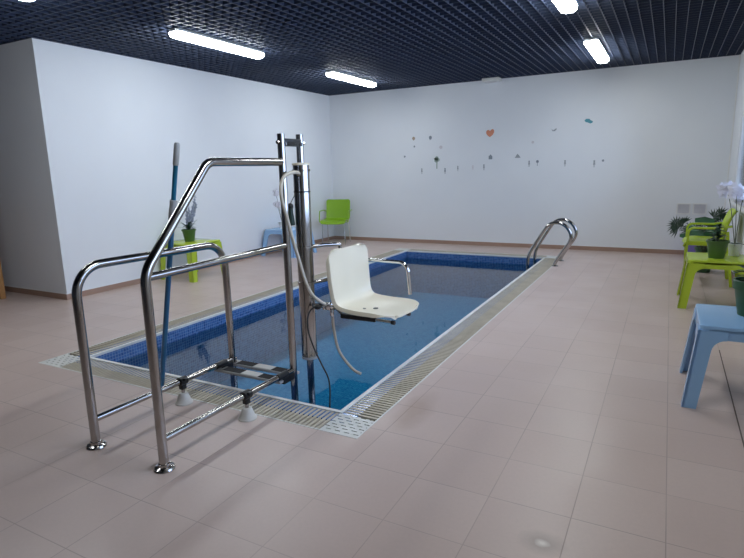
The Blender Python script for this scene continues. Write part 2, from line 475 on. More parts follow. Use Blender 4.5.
# ---- walls
W = .18
def wall(name, *a, m='wall'): return struct(name, box(NB(), *a), M[m])
bm = NB(); box(bm, XL-W, XL, YC, YB+W, 0, 3.35); struct('wall_left', bm, M['wall'])
wall('wall_back', XL, XR+W, YB, YB+W, 0, 3.35)
wall('wall_alcove', XA, XL-W, YC, YC+W, 0, 3.35)
wall('wall_side', XA-W, XA, YF, YC+W, 0, 3.35, m='bounce_cut_wall')  # unseen side and front walls, darkened so the near room stays dimmer
wall('wall_front', XA-W, XR+W, YF-W, YF, 0, 3.35, m='bounce_cut_wall')
WY0, WY1, WZ0, WZ1 = 1.6, 8.66, .88, 2.0
bm = NB()
box(bm, XR, XR+W, YF, WY0, 0, 3.35); box(bm, XR, XR+W, WY1, YB, 0, 3.35)
box(bm, XR, XR+W, WY0, WY1, 0, WZ0); box(bm, XR, XR+W, WY0, WY1, WZ1, 3.35)
struct('wall_right', bm, M['wall'])
# white strip in the back right corner
struct('trim_5', box(NB(), XR-.016, XR, YB-.016, YB, .07, HC), M['trimw'], label='white strip in the back right wall corner')
# baseboards
BB = .0665
def base(name, *a):
    bm = NB(); box(bm, a[0], a[1], a[2], a[3], 0, BB); struct(name, bm, M['base'])
base('baseboard_left', XL, XL+.009, YC-.009, YB)
base('baseboard_back', XL+.009, XR, YB-.009, YB)
base('baseboard_alcove', XA, XL, YC-.009, YC)
base('baseboard_right', XR-.009, XR, YF, YB-.009)
bm = NB(); box(bm, XL, XL+.011, YC-.011, YB, BB, BB+.006); box(bm, XL+.011, XR, YB-.011, YB, BB, BB+.006); box(bm, XA, XL, YC-.011, YC, BB, BB+.006)
struct('trim_6', bm, M['trimw'], label='thin white bead on top of the tiled skirting')

# ---- window on the right wall
wn = bpy.data.objects.new('window_1', None); COL.objects.link(wn); wn['kind'] = 'structure'; wn['label'] = 'white framed window row in the right wall'
WL[wn.name] = Vector((0, 0, 0))
bm = NB(); fx0, fx1 = XR+.01, XR+.07; fw = .055
box(bm, fx0, fx1, WY0, WY1, WZ0, WZ0+fw); box(bm, fx0, fx1, WY0, WY1, WZ1-fw, WZ1)
npan = 5; st = (WY1-WY0)/npan
for i in range(npan+1):
    yy = WY0+i*st; box(bm, fx0, fx1, max(WY0, yy-fw/2-(fw/2 if i == npan else 0)), min(WY1, yy+fw/2+(fw/2 if i == 0 else 0)), WZ0+fw, WZ1-fw)
obj('window_frame', bm, M['trimw'], wn, False)
for i in range(npan):
    obj('pane', box(NB(), fx0+.026, fx0+.034, WY0+i*st+fw/2, WY0+(i+1)*st-fw/2, WZ0+fw, WZ1-fw), M['glass'], wn, False)
obj('window_sill', box(NB(), XR-.05, XR+W, WY0-.03, WY1+.03, WZ0-.03, WZ0, bev=.006), M['trimw'], wn)

# ---- ceiling: open navy cell grid and the dark void above
bm = NB(); p = .107; bw = .0075; bh = .042
x = .05+p*6
while x > XA: 
    if x < XR-.01: box(bm, x-bw/2, x+bw/2, YF, YB, HC, HC+bh)
    x -= p
y = YB-.06
while y > YF:
    box(bm, XA, XR, y-bw/2, y+bw/2, HC+.001, HC+bh-.001); y -= p
# wall angle
box(bm, XL, XR, YB-.012, YB, HC-.002, HC+bh); box(bm, XL, XL+.012, YC, YB, HC-.002, HC+bh); box(bm, XA, XL, YC-.012, YC, HC-.002, HC+bh)
struct('ceiling', bm, M['ceil'])
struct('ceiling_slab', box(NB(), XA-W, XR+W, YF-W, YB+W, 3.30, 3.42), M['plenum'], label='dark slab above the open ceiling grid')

# ------------------------------------------------------------------ ceiling lights
def make_light():
    t = thing('ceiling_light', '', 'ceiling light', (0, 0, HC), 'long tube lights under the dark ceiling grid')
    L, w = 1.34, .080
    bm = NB(); poly = []
    box(bm, -w*.95, w*.95, -L/2, L/2, HC-.040, HC-.0005, bev=.008)
    obj('housing', bm, M['housing'], t)
    bm = NB(); rings = []
    prof = [(-w, 0), (-w*.97, -.022), (-w*.80, -.043), (-w*.45, -.054), (0, -.057), (w*.45, -.054), (w*.80, -.043), (w*.97, -.022), (w, 0)]
    for yy, s in ((-L/2-.012, .80), (-L/2+.004, .94), (-L/2+.03, 1), (L/2-.03, 1), (L/2-.004, .94), (L/2+.012, .80)):
        rings.append([bm.verts.new((a*s, yy, HC-.036+b*s)) for a, b in prof])
    for a, b in zip(rings, rings[1:]):
        for k in range(len(prof)-1): bm.faces.new((a[k], a[k+1], b[k+1], b[k]))
        bm.faces.new((a[-1], a[0], b[0], b[-1]))
    bm.faces.new(rings[0]); bm.faces.new(rings[-1][::-1])
    obj('diffuser', bm, M['diffuser'], t, label='glowing white diffuser')
    for s in (-1, 1): obj('end_cap', box(NB(), -.03, .03, s*(L/2+.004)-.010, s*(L/2+.004)+.010, HC-.032, HC-.004, bev=.003), M['housing'], t)
    return t
LX0, LX1 = -4.54, -.925
lt = make_light()
lt.location = (LX0, 4.98, HC); lt['label'] = 'lit tube light over the left wall, the larger of the two fully in view'
for loc, lab in (((LX0, 7.93, HC), 'lit tube light nearest the back left corner of the room'),
                 ((LX0, 2.20, HC), 'lit tube light cut off by the top left corner of the photo'),
                 ((LX1, 7.93, HC), 'lit tube light on the right, close to the back wall'),
                 ((LX1, 4.98, HC), 'lit tube light on the right, cut off by the top edge'),
                 ((LX1, 2.20, HC), 'lit tube light above the lift, out of the photo')):
    copy_tree(lt, loc, 0, lab)

# white box by the back wall under the ceiling
t = thing('alarm_box', 'small flat white box under the ceiling grid, against the back wall', 'box', (-2.75, 9.5, HC-.05))
obj('cover', box(NB(), -2.895, -2.605, 9.40, YB-.005, HC-.045, HC-.001, bev=.010), M['box'], t)
obj('mounting_plate', box(NB(), -2.87, -2.63, 9.42, YB-.006, HC-.058, HC-.043, bev=.004), M['trimw'], t)

# ------------------------------------------------------------------ pool lift
AX, BX = -2.57, -2.06; R1 = .0232
lift = thing('pool_lift', 'stainless steel pool lift with handrails and a white swivel seat over the water', 'pool lift', (AX, 1.65, 0))
ra = obj('handrail', tube(NB(), fillet([(AX, 1.65, .004), (AX, 1.65, .957), (AX, 2.705, .945), (AX, 2.705, D)], [.15, .16], 12), R1, 18), M['steel'], lift, label='lower looped handrail')
rb = obj('handrail', tube(NB(), fillet([(BX, 1.65, .004), (BX, 1.655, .965), (BX, 2.10, 1.457), (BX, 2.70, 1.457)], [.16, .10], 12), R1, 18), M['steel'], lift, label='tall slanting handrail')
obj('mid_rail', tube(NB(), [(BX, 1.655, .943), (BX, 2.70, .953)], .019, 16), M['steel'], lift)
for xx, ye in ((AX, 2.73), (BX, 2.71)):
    obj('lower_bar', tube(NB(), [(xx, 1.65, .150), (xx, ye, .140)], .018, 16), M['steel'], lift)
obj('post', tube(NB(), [(BX, 2.715, D), (BX, 2.715, 1.622)], R1, 18), M['steel'], lift)
obj('mast', tube(NB(), [(BX, 2.905, D), (BX, 2.905, 1.625)], R1, 18), M['steel'], lift)
for xx in (AX, BX):
    bm = NB(); lathe(bm, (xx, 1.65, 0), [(.050, 0), (.051, .004), (.047, .012), (.030, .017), (.028, .030), (.022, .034)], 28)
    fo = obj('foot_flange', bm, M['steel'], lift)
    for k in range(4):
        a = PI/4+k*PI/2; obj('screw', lathe(NB(), (xx+.038*math.cos(a), 1.65+.038*math.sin(a), .010), [(.006, 0), (.006, .007), (.003, .009)], 8), M['black'], fo)
for xx in (AX, BX):
    yy = 2.255
    bm = NB(); lathe(bm, (xx, yy, 0), [(.054, 0), (.054, .006), (.046, .014), (.036, .040), (.030, .058), (.026, .066), (.014, .068)], 28)
    su = obj('support_foot', bm, M['foot'], lift, label='white rubber cone foot')
    obj('stem', tube(NB(), [(xx, yy, .064), (xx, yy, .125)], .011, 12), M['steel'], su)
    bm = NB(); tube(bm, [(xx, yy-.026, .1445), (xx, yy+.026, .1445)], .027, 16); box(bm, xx-.016, xx+.016, yy-.018, yy+.018, .092, .125, bev=.004)
    box(bm, xx+.018, xx+.042, yy-.014, yy+.014, .150, .168, bev=.004); obj('clamp', bm, M['black'], su, label='black clamp')
# step: two slats with chequered grip pads
for y0, y1, xs in ((2.555, 2.630, (-2.535, -2.375, -2.235, -2.085)), (2.690, 2.765, (-2.535, -2.385, -2.235, -2.085))):
    sl = obj('step_slat', box(NB(), AX-.03, BX+.012, y0, y1, .098, .116, bev=.004), M['grip'], lift, label='grey step slat')
    for i in range(3):
        blk = i != 1
        obj('grip_pad', box(NB(), xs[i]+.004, xs[i+1]-.004, y0+.006, y1-.006, .116, .1185), M['rubber'] if blk else M['pad_white'], sl, False, label='black grip pad' if blk else 'white grip pad')
for xx in (AX, BX):
    bm = NB(); tube(bm, [(xx, 2.545, .1415), (xx, 2.64, .1405)], .0225, 14); box(bm, xx-.018, xx+.018, 2.590, 2.730, .084, .130, bev=.006); obj('step_bracket', bm, M['black'], lift, label='black step bracket')
# top bracket between post and mast
bm = NB(); box(bm, BX-.024, BX+.024, 2.725, 2.890, 1.570, 1.595, bev=.004); box(bm, BX-.010, BX+.010, 2.725, 2.890, 1.550, 1.572)
tb = obj('top_bracket', bm, M['black'], lift)
obj('strap', box(NB(), BX+.024, BX+.030, 2.73, 2.888, 1.552, 1.574), M['steel'], tb)
for y0, y1 in ((2.676, 2.692), (2.928, 2.946)): obj('bolt', tube(NB(), [(BX, y0, 1.572), (BX, y1, 1.572)], .011, 8), M['steel'], tb)
# cylinder sleeve sliding on the mast
CX, CY, CR = BX, 2.905, .052
bm = NB(); lathe(bm, (CX, CY, 0), [(CR-.012, .165), (CR, .172), (CR, 1.437), (CR-.012, 1.442)], 36)
cy = obj('cylinder', bm, M['steel'], lift)
obj('cap', lathe(NB(), (CX, CY, 0), [(CR+.003, 1.437), (CR+.004, 1.442), (CR+.002, 1.450), (.026, 1.453)], 32), M['seat'], cy, label='white top cap')
obj('end_ring', lathe(NB(), (CX, CY, 0), [(CR-.004, .158), (CR+.0015, .160), (CR+.0015, .176), (CR-.001, .178)], 32), M['grip'], cy)
for zz, hh in ((.915, .022), (.680, .022)):
    obj('collar', lathe(NB(), (CX, CY, 0), [(CR, zz-hh/2), (CR+.005, zz-hh/2+.002), (CR+.005, zz+hh/2-.002), (CR, zz+hh/2)], 32), M['steel'], cy)
obj('seam', lathe(NB(), (CX, CY, 0), [(CR, 1.268), (CR+.0012, 1.269), (CR+.0012, 1.275), (CR, 1.276)], 32), M['black'], cy)
for k in range(6):
    a = k*PI/3+.3
    for zz, q in ((1.405, .008), (.192, .006)): obj('bolt', ball(NB(), (CX+(CR+.001)*math.cos(a), CY+(CR+.001)*math.sin(a), zz), q, 1), M['steel'], cy)
# seat shell
SM = Matrix.Translation((-1.862, 3.142, .497)) @ Matrix.Rotation(math.radians(-4), 4, 'Z')
prof = [(-.028, .392), (-.022, .30), (-.012, .17), (.002, .075), (.030, .030), (.085, .012), (.20, .004), (.31, .004), (.395, -.003), (.430, -.012)]
st_ = obj('seat', shell(prof, .228, .06, .09, .022, .010, SM, 17, .04, .026), M['seat'], lift, label='white moulded seat')
for px_, py_ in ((-1.712, 3.045), (-1.645, 3.090)): obj('drain_hole', lathe(NB(), (px_, py_, .503), [(.017, -.004), (.017, .0015)], 16), M['black'], st_)
for y0 in (2.990, 3.225):
    obj('seat_rail', box(NB(), -1.86, -1.60, y0, y0+.03, .436, .466, bev=.003), M['black'], st_)
    sb = tube(NB(), [(-1.62, y0+.015, .450), (-1.480, y0+.007, .448)], .011, 12)
    obj('slide_bar', sb, M['chrome'], st_)
    obj('stop', tube(NB(), [(-1.485, y0+.007, .448), (-1.462, y0+.006, .4475)], .0135, 12), M['black'], st_)
obj('armrest', tube(NB(), fillet([(-1.93, 3.405, .52), (-1.91, 3.405, .765), (-1.548, 3.383, .765), (-1.528, 3.380, .545)], [.05, .07], 8), .0135, 12), M['chrome'], lift)
# carrier tubes from the sleeve to the seat
tube_ = lambda nm, pts, r: obj(nm, tube(NB(), pts, r, 12), M['steel'], lift)
tube_('carrier_tube', [(CX+.045, CY+.01, .918), (-1.955, 2.975, .926), (-1.91, 3.10, .915)], .012)
tube_('carrier_tube', [(CX+.045, CY+.01, .682), (-1.93, 2.975, .697), (-1.915, 3.08, .697)], .012)
tube_('carrier_upright', [(-1.930, 3.13, .905), (-1.912, 3.13, .50)], .012)
tube_('carrier_upright', [(-1.930, 3.26, .80), (-1.915, 3.26, .50)], .012)
tube_('carrier_crossbar', [(-1.905, 2.955, .500), (-1.905, 3.395, .520)], .013)
for yy in (3.005, 3.24): tube_('carrier_strut', [(-1.906, yy, .505), (-1.850, yy, .455)], .010)
# valve block at the rear corner of the seat
bm = NB(); box(bm, -1.945, -1.885, 2.905, 2.955, .505, .550, bev=.006); tube(bm, [(-1.99, 2.885, .535), (-1.90, 2.93, .535)], .014, 12); lathe(bm, (-1.895, 2.945, .455), [(.010, 0), (.014, .01), (.014, .035), (.009, .05)], 12)
tube(bm, [(-1.92, 2.90, .552), (-1.885, 2.86, .560)], .012, 12); ball(bm, (-1.882, 2.915, .545), .017, 2)
vb = obj('valve', bm, M['chrome'], lift)
obj('knob', ball(NB(), (-1.955, 2.868, .532), .022, 2, sc=(1.2, .9, .8)), M['black'], vb)
hp = [(-2.046, 2.868, 1.384), (-2.02, 2.80, 1.394), (-2.007, 2.716, 1.391), (-1.995, 2.638, 1.369), (-1.982, 2.588, 1.313), (-1.969, 2.574, 1.239), (-1.956, 2.595, 1.133), (-1.944, 2.625, 1.001), (-1.931, 2.658, .876), (-1.918, 2.691, .748), (-1.905, 2.73, .659), (-1.893, 2.785, .604), (-1.885, 2.850, .562)]
h1 = obj('hose', tube(NB(), spline(hp, 6), .0105, 12), M['hose'], lift, label='long beige hose')
obj('fitting', tube(NB(), [(-2.060, 2.886, 1.380), (-2.040, 2.850, 1.386)], .016, 12), M['chrome'], h1)
dp = [(-1.893, 2.945, .465), (-1.888, 2.95, .363), (-1.862, 2.95, .241), (-1.811, 2.95, .165), (-1.744, 2.95, .105), (-1.692, 2.95, .088)]
obj('hose', tube(NB(), spline(dp, 6), .0095, 12), M['hose'], lift, label='short beige hose end hanging under the seat')
cp = [(-1.929, 2.88, .532), (-1.978, 2.849, .528), (-1.998, 2.818, .48), (-1.982, 2.787, .396), (-1.92, 2.756, .293), (-1.843, 2.724, .201), (-1.781, 2.693, .142), (-1.75, 2.662, .087), (-1.733, 2.631, .024), (-1.722, 2.61, -.02), (-1.715, 2.60, -.20)]
obj('cable', tube(NB(), spline(cp, 6), .0052, 10), M['cable'], lift, label='dark thin cable')
# handset hanging beside the sleeve
bm = NB(); tube(bm, spline([(-2.118, 2.85, 1.175), (-2.116, 2.85, 1.12), (-2.108, 2.85, 1.06)], 4), [.016]*4+[.019]*4+[.017], 14); hs = obj('handset', bm, M['handset'], lift)
bm = NB(); ball(bm, (-2.118, 2.85, 1.182), .021, 2); obj('cap', bm, M['black'], hs)
obj('cord', tube(NB(), spline([(-2.118, 2.85, 1.195), (-2.095, 2.86, 1.24), (-2.075, 2.868, 1.275)], 5), .0022, 6), M['cable'], hs)

# ------------------------------------------------------------------ telescopic cleaning pole leaning on the handrail
P0 = Vector((-2.885, 2.355, .004)); P1 = Vector((-2.6105, 2.297, .955)); dv = (P1-P0)
def pp(z): return P0+dv*((z-P0.z)/(P1.z-P0.z))
pole = thing('telescopic_pole', 'blue telescopic pool pole with grey grips leaning on the lower handrail', 'pole', tuple(P0))
obj('lower_tube', tube(NB(), [pp(.002), pp(1.20)], .0158, 14), M['pole_lower'], pole)
obj('upper_tube', tube(NB(), [pp(1.18), pp(1.47)], .0135, 14), M['pole_upper'], pole, label='teal upper tube')
obj('locking_collar', tube(NB(), [pp(1.135), pp(1.14), pp(1.205), pp(1.21), pp(1.252), pp(1.256)], [.019, .0225, .0225, .020, .0205, .017], 16), M['grip'], pole)
obj('grip', tube(NB(), [pp(1.450), pp(1.453), pp(1.562), pp(1.572)], [.014, .017, .0165, .012], 14), M['grip'], pole)

# ------------------------------------------------------------------ pool ladder handrails
lad = thing('pool_ladder', 'pair of curved steel ladder handrails at the far right pool corner', 'pool ladder', (-1.33, 8.16, 0))
lp = [(-1.334, 0, .003), (-1.328, 0, .060), (-1.240, 0, .215), (-1.158, 0, .345), (-1.140, 0, .445), (-1.195, 0, .550), (-1.275, 0, .602), (-1.350, 0, .612), (-1.424, 0, .590), (-1.485, 0, .530), (-1.590, 0, .355), (-1.685, 0, .185), (-1.712, 0, .085), (-1.714, 0, -.06), (-1.714, 0, -.70)]
for yy in (7.92, 8.40):
    bm = NB(); tube(bm, spline([(a, yy, c) for a, b, c in lp], 6), .0235, 14)
    hr = obj('handrail', bm, M['steel'], lad)
    obj('base_flange', lathe(NB(), (-1.334, yy, .0012), [(.046, 0), (.046, .006), (.028, .016), (.022, .018)], 22), M['steel'], hr)
for zz in (-.25, -.46, -.66):
    obj('tread', box(NB(), -1.745, -1.683, 7.92, 8.40, zz-.012, zz+.012, bev=.004), M['steel'], lad)

# ------------------------------------------------------------------ plastic side tables
def make_table(name, mat, hx, hy, h, label, spl=.030):
    """square moulded plastic table, legs flow into the apron; built round the origin"""
    t = thing(name, label, 'table', (0, 0, 0), 'square plastic side tables')
    bm = NB(); box(bm, -hx, hx, -hy, hy, h-.035, h)
    ed = [e for e in bm.edges if abs(e.verts[0].co.z-e.verts[1].co.z) > .02]
    bmesh.ops.bevel(bm, geom=ed, offset=.028, segments=5, affect='EDGES', profile=.5)
    ed = [e for e in bm.edges if e.verts[0].co.z > h-.001 and e.verts[1].co.z > h-.001 and len(e.link_faces) == 2]
    bmesh.ops.bevel(bm, geom=ed, offset=.007, segments=3, affect='EDGES', profile=.5)
    ap = .078; th = .014
    for s in (-1, 1):
        box(bm, -hx+.05, hx-.05, s*hy-(th if s > 0 else 0), s*hy+(0 if s > 0 else th), h-ap, h-.02)
        box(bm, s*hx-(th if s > 0 else 0), s*hx+(0 if s > 0 else th), -hy+.05, hy-.05, h-ap, h-.02)
    obj('tabletop', bm, mat, t)
    r = .065
    prof = [(0, 0), (.074, 0), (.084, h-ap-r)]
    for k in range(1, 7):
        a = k/6*PI/2; prof.append((.084+r*(1-math.cos(a)), h-ap-r+r*math.sin(a)))
    prof += [(.084+r, h-.03), (0, h-.03)]
    for sx in (-1, 1):
        for sy in (-1, 1):
            bm = NB()
            for ax in (0, 1):
                A = []; B = []
                for s, z in prof:
                    o_ = spl*(1-z/h)
                    # distance from the corner along the face, th thickness inward
                    for lst, t_ in ((A, 0), (B, th)):
                        if ax == 0: q = (sx*(hx-s+o_), sy*(hy-t_+o_), z)
                        else: q = (sx*(hx-t_+o_), sy*(hy-s+o_), z)
                        lst.append(bm.verts.new(q))
                n = len(prof)
                bm.faces.new(A); bm.faces.new(B[::-1])
                for i in range(n): bm.faces.new((A[i], B[i], B[(i+1) % n], A[(i+1) % n]))
            # rounded outer corner rib
            tube(bm, [(sx*(hx-.012+spl), sy*(hy-.012+spl), 0), (sx*(hx-.012), sy*(hy-.012), h-.03)], .0125, 10)
            obj('leg', bm, mat, t, ang=50)
    return t
tb1 = make_table('side_table', M['lime'], .280, .280, .498, 'lime green plastic side table against the left wall, lavender pot on top')
tb1.location = (-5.710, 5.390, 0)
tb3 = make_table('side_table', M['lime'], .252, .280, .472, 'lime green plastic side table by the right wall in front of the armchair', .055)
tb3.location = (.468, 6.305, 0)
tb2 = make_table('side_table', M['blue'], .250, .280, .488, 'light blue plastic side table in the right foreground under the dark green pot', .055)
tb2.location = (.462, 3.80, 0)
copy_tree(tb2, (-5.70, 7.575, 0), 0, 'light blue plastic side table in the back left corner behind the lift post').scale = (1.15, 1, .915)

# ------------------------------------------------------------------ chairs
ch = thing('steel_leg_chair', 'green plastic armchair on thin steel legs in the back left corner', 'chair', (-5.69, 9.02, 0))
CHM = Matrix.Translation((-5.69, 9.16, 0)) @ Matrix.Rotation(math.radians(18), 4, 'Z') @ Matrix.Translation((5.69, -9.16, 0))
CM = CHM @ Matrix.Translation((-5.69, 9.26, .44)) @ Matrix.Rotation(-PI/2, 4, 'Z')
TC = lambda bm: (bmesh.ops.transform(bm, matrix=CHM, verts=bm.verts[:]), bm)[1]
obj('seat', shell([(.035, .012), (.07, .003), (.20, -.004), (.36, 0), (.44, -.012), (.465, -.05)], .245, .05, .05, .022, .009, CM), M['lime_dark'], ch)
obj('backrest', shell([(-.075, .395), (-.055, .28), (-.030, .14), (.005, .03), (.04, .008)], .240, .045, .01, .022, .009, CM), M['lime_dark'], ch)
for s in (-1, 1):
    x = -5.69+s*.215
    obj('leg', TC(tube(NB(), [(x, 8.86, .425), (x+s*.012, 8.83, .0)], .010, 10)), M['chrome'], ch)
    obj('leg', TC(tube(NB(), [(x, 9.22, .425), (x+s*.012, 9.28, .0)], .010, 10)), M['chrome'], ch)
    xa = -5.69+s*.285
    obj('armrest', TC(tube(NB(), fillet([(x, 9.27, .60), (xa, 9.24, .635), (xa, 8.93, .635), (xa, 8.88, .43), (x, 8.88, .43)], [.03, .04, .03], 6), .010, 10)), M['lime_dark'], ch)
for yy in (8.86, 9.22): obj('crossbar', TC(tube(NB(), [(-5.905, yy, .425), (-5.475, yy, .425)], .009, 8)), M['chrome'], ch)

# moulded lime armchair on the right
ac = thing('plastic_armchair', 'lime green moulded plastic armchair by the right wall with leafy plants behind', 'chair', (.45, 7.48, 0))
AM = Matrix.Translation((.61, 7.48, .485)) @ Matrix.Rotation(PI, 4, 'Z')
obj('seat', shell([(.0, .0), (.05, -.004), (.18, -.010), (.30, -.004), (.37, -.02), (.385, -.06)], .245, .03, .05, .02, .014, AM), M['lime'], ac)
obj('backrest', shell([(-.105, .350), (-.075, .315), (-.038, .22), (-.012, .10), (.006, -.01)], .235, .06, .01, .03, .016, AM), M['lime'], ac)
for s in (-1, 1):
    yy = 7.48+s*.255
    pth = fillet([(.655, yy*1.0, .685), (.50, yy, .660), (.240, yy, .660), (.236, yy, .40), (.250, yy, 0)], [.1, .055, .5], 8)
    am = obj('armrest', sweep_rect(NB(), pth, (0, 1, 0), .048, .022), M['lime'], ac)
    obj('seat_rail', box(NB(), .245, .62, yy-.014, yy+.014, .460, .510, bev=.004), M['lime'], ac)
    obj('leg', sweep_rect(NB(), [(.618, yy-s*.01, .62), (.640, yy-s*.01, .40), (.700, yy, 0)], (0, 1, 0), .045, .03), M['lime'], ac)

# ------------------------------------------------------------------ plants
def leaf(bm, base, yaw, ln, wd, rise, droop, n=6, fold=.25, mi=0):
    d = Vector((math.cos(yaw), math.sin(yaw), 0)); s = Vector((-d.y, d.x, 0)); pv = None
    for i in range(n+1):
        t = i/n; c = Vector(base)+d*(ln*t)+Vector((0, 0, ln*(rise*t-droop*t*t)))
        w = wd*math.sin(PI*min(1, .08+.92*t))**.8*(1-.25*t)/2
        row = [bm.verts.new(c+s*w+Vector((0, 0, fold*w))), bm.verts.new(c), bm.verts.new(c-s*w+Vector((0, 0, fold*w)))]
        if pv:
            for k in range(2): bm.faces.new((pv[k], pv[k+1], row[k+1], row[k])).material_index = mi
        pv = row
def make_pot(parent, c, r, h, mat, rim=.022):
    bm = NB(); x, y, z = c
    prof = [(r*.68, 0), (r*.93, h-rim), (r*1.02, h-rim+.001), (r*1.04, h-.003), (r*1.0, h), (r*.93, h), (r*.90, h-.03), (r*.0, h-.031)]
    lathe(bm, c, prof, 28); po = obj('pot', bm, mat, parent)
    obj('soil', lathe(NB(), (x, y, z+h-.032), [(r*.89, 0), (r*.88, .008), (r*.5, .012), (0, .013)], 20), M['soil'], po)
    return po

# lavender on the green table by the left wall
lv = thing('potted_lavender', 'grey-blue lavender in a green pot on the green table by the left wall', 'plant', (-5.715, 5.375, .4985))
make_pot(lv, (-5.715, 5.375, .4985), .094, .165, M['pot'])
bm = NB()
for k in range(38): leaf(bm, (-5.715, 5.375, .645+.05*(k%3)/2), k*2.4+random.uniform(-.3, .3), random.uniform(.08, .14), .028, random.uniform(.5, 1.5), random.uniform(.2, .9))
for yw, ln in ((-.1+PI/2, .20), (PI*1.3, .20), (-.9, .14)): leaf(bm, (-5.715, 5.375, .66), yw, ln, .016, .55, .45)
obj('foliage', bm, M['leaf'], lv)
for k in range(11):
    a = random.uniform(0, 2*PI); q = random.uniform(.01, .085); tx = -5.70+q*math.cos(a); ty = 5.405+q*math.sin(a)+random.uniform(-.03, .08)
    if k == 0: tx, ty, hh = -5.66, 5.495, 1.115
    else: hh = random.uniform(.86, 1.04)
    p0 = Vector((-5.715, 5.375, .64)); p1 = Vector((tx, ty, hh)); bs = tube(NB(), [p0, p1], .0022, 5)
    sp = obj('flower_spike', bs, M['stem'], lv)
    m = int((hh-.75)/.015); bm = NB()
    for j in range(m):
        c = p0.lerp(p1, .36+.64*j/m); rr = .0185*(1-.5*j/m)
        for _ in range(2): ball(bm, c+Vector((random.uniform(-1, 1), random.uniform(-1, 1), random.uniform(-.5, .5)))*.014, rr*random.uniform(.6, 1), 1)
    obj('flowers', bm, M['lav'], sp)

def orchid(name, label, c, pot_mat, stems, r, h, seed, sz):
    random.seed(seed)
    t = thing(name, label, 'plant', c)
    make_pot(t, c, r, h, pot_mat, .014)
    top = Vector(c)+Vector((0, 0, h))
    bm = NB()
    for k in range(6): leaf(bm, top-Vector((0, 0, .02)), k*1.15, random.uniform(.08, .105), .04, .6, .5)
    obj('foliage', bm, M['leaf'], t)
    for tip, nfl in stems:
        bs = NB()
        tip = Vector(tip); pts = spline([top-Vector((0, 0, .03)), top.lerp(tip, .55)+Vector((0, 0, .08)), tip+Vector((0, 0, .05)), tip], 6); tube(bs, pts, .0035, 6); so = obj('stem', bs, M['stem'], t)
        for j in range(nfl):
            q = pts[int(len(pts)*(.58+.41*j/nfl))]+Vector((random.uniform(-1, 1)*.035, random.uniform(-1, 1)*.03, random.uniform(-.03, .02)))
            nrm = Vector((random.uniform(-.6, .3), -1, random.uniform(-.3, .3))).normalized()
            u = nrm.cross(Vector((0, 0, 1))).normalized(); v = u.cross(nrm)
            bf = NB()
            for m in range(5):
                a = m*2*PI/5+.3; dd = u*math.cos(a)+v*math.sin(a); ss = u*-math.sin(a)+v*math.cos(a)
                ctr = bf.verts.new(q); ring = []
                for e_ in range(7):
                    b = -1+2*e_/6
                    ring.append(bf.verts.new(q+dd*sz*(1-.35*b*b)*(.55+.45*(1-abs(b)))+ss*sz*.42*b+nrm*(.012*(1-b*b)*-1)))
                for e_ in range(6): bf.faces.new((ctr, ring[e_], ring[e_+1]))
            ball(bf, q+nrm*.006, sz*.16, 1); obj('flower', bf, M['petal'], so)
    return t
orchid('potted_orchid', 'white flowering orchid on the blue table in the back left corner', (-5.72, 7.45, .447), M['pot_white'],
       [((-5.72, 7.30, 1.02), 6), ((-5.66, 7.22, .84), 5)], .06, .11, 3, .055)

# conical dark plant on the green table at the right
pl = thing('potted_plant', 'small dark leafy plant in a green pot on the lime table at right', 'plant', (.462, 6.25, .472), 'green pots with dark leaves by the right wall')
make_pot(pl, (.462, 6.25, .472), .098, .172, M['pot'])
bm = NB(); random.seed(5)
for k in range(70):
    zz = random.uniform(0, .17); ql = (.12-.5*zz*.9)*random.uniform(.6, 1)
    leaf(bm, (.462, 6.25, .62+zz), k*2.4, max(.03, ql), .035, random.uniform(.3, 1.0), random.uniform(.3, .8))
obj('foliage', bm, M['leaf'], pl)
# plant in the larger dark pot on the blue table
pl = thing('potted_plant', 'dark green pot with leaves on the blue table, cut by the right photo edge', 'plant', (.498, 3.87, .4885), 'green pots with dark leaves by the right wall')
make_pot(pl, (.498, 3.87, .4885), .112, .215, M['pot_dark'], .055)
bm = NB()
for k in range(60):
    leaf(bm, (.498, 3.87, .665+random.uniform(0, .12)), k*2.4, random.uniform(.06, .15), .04, random.uniform(.3, 1.2), random.uniform(.3, .9))
obj('foliage', bm, M['leaf'], pl)
# tall white orchid on the green table
orchid('potted_orchid', 'tall white orchid by the window on the right', (.625, 6.47, .472), M['pot_white'],
       [((.50, 6.44, 1.10), 8), ((.58, 6.38, 1.08), 8), ((.645, 6.42, 1.00), 8)], .065, .12, 11, .058)

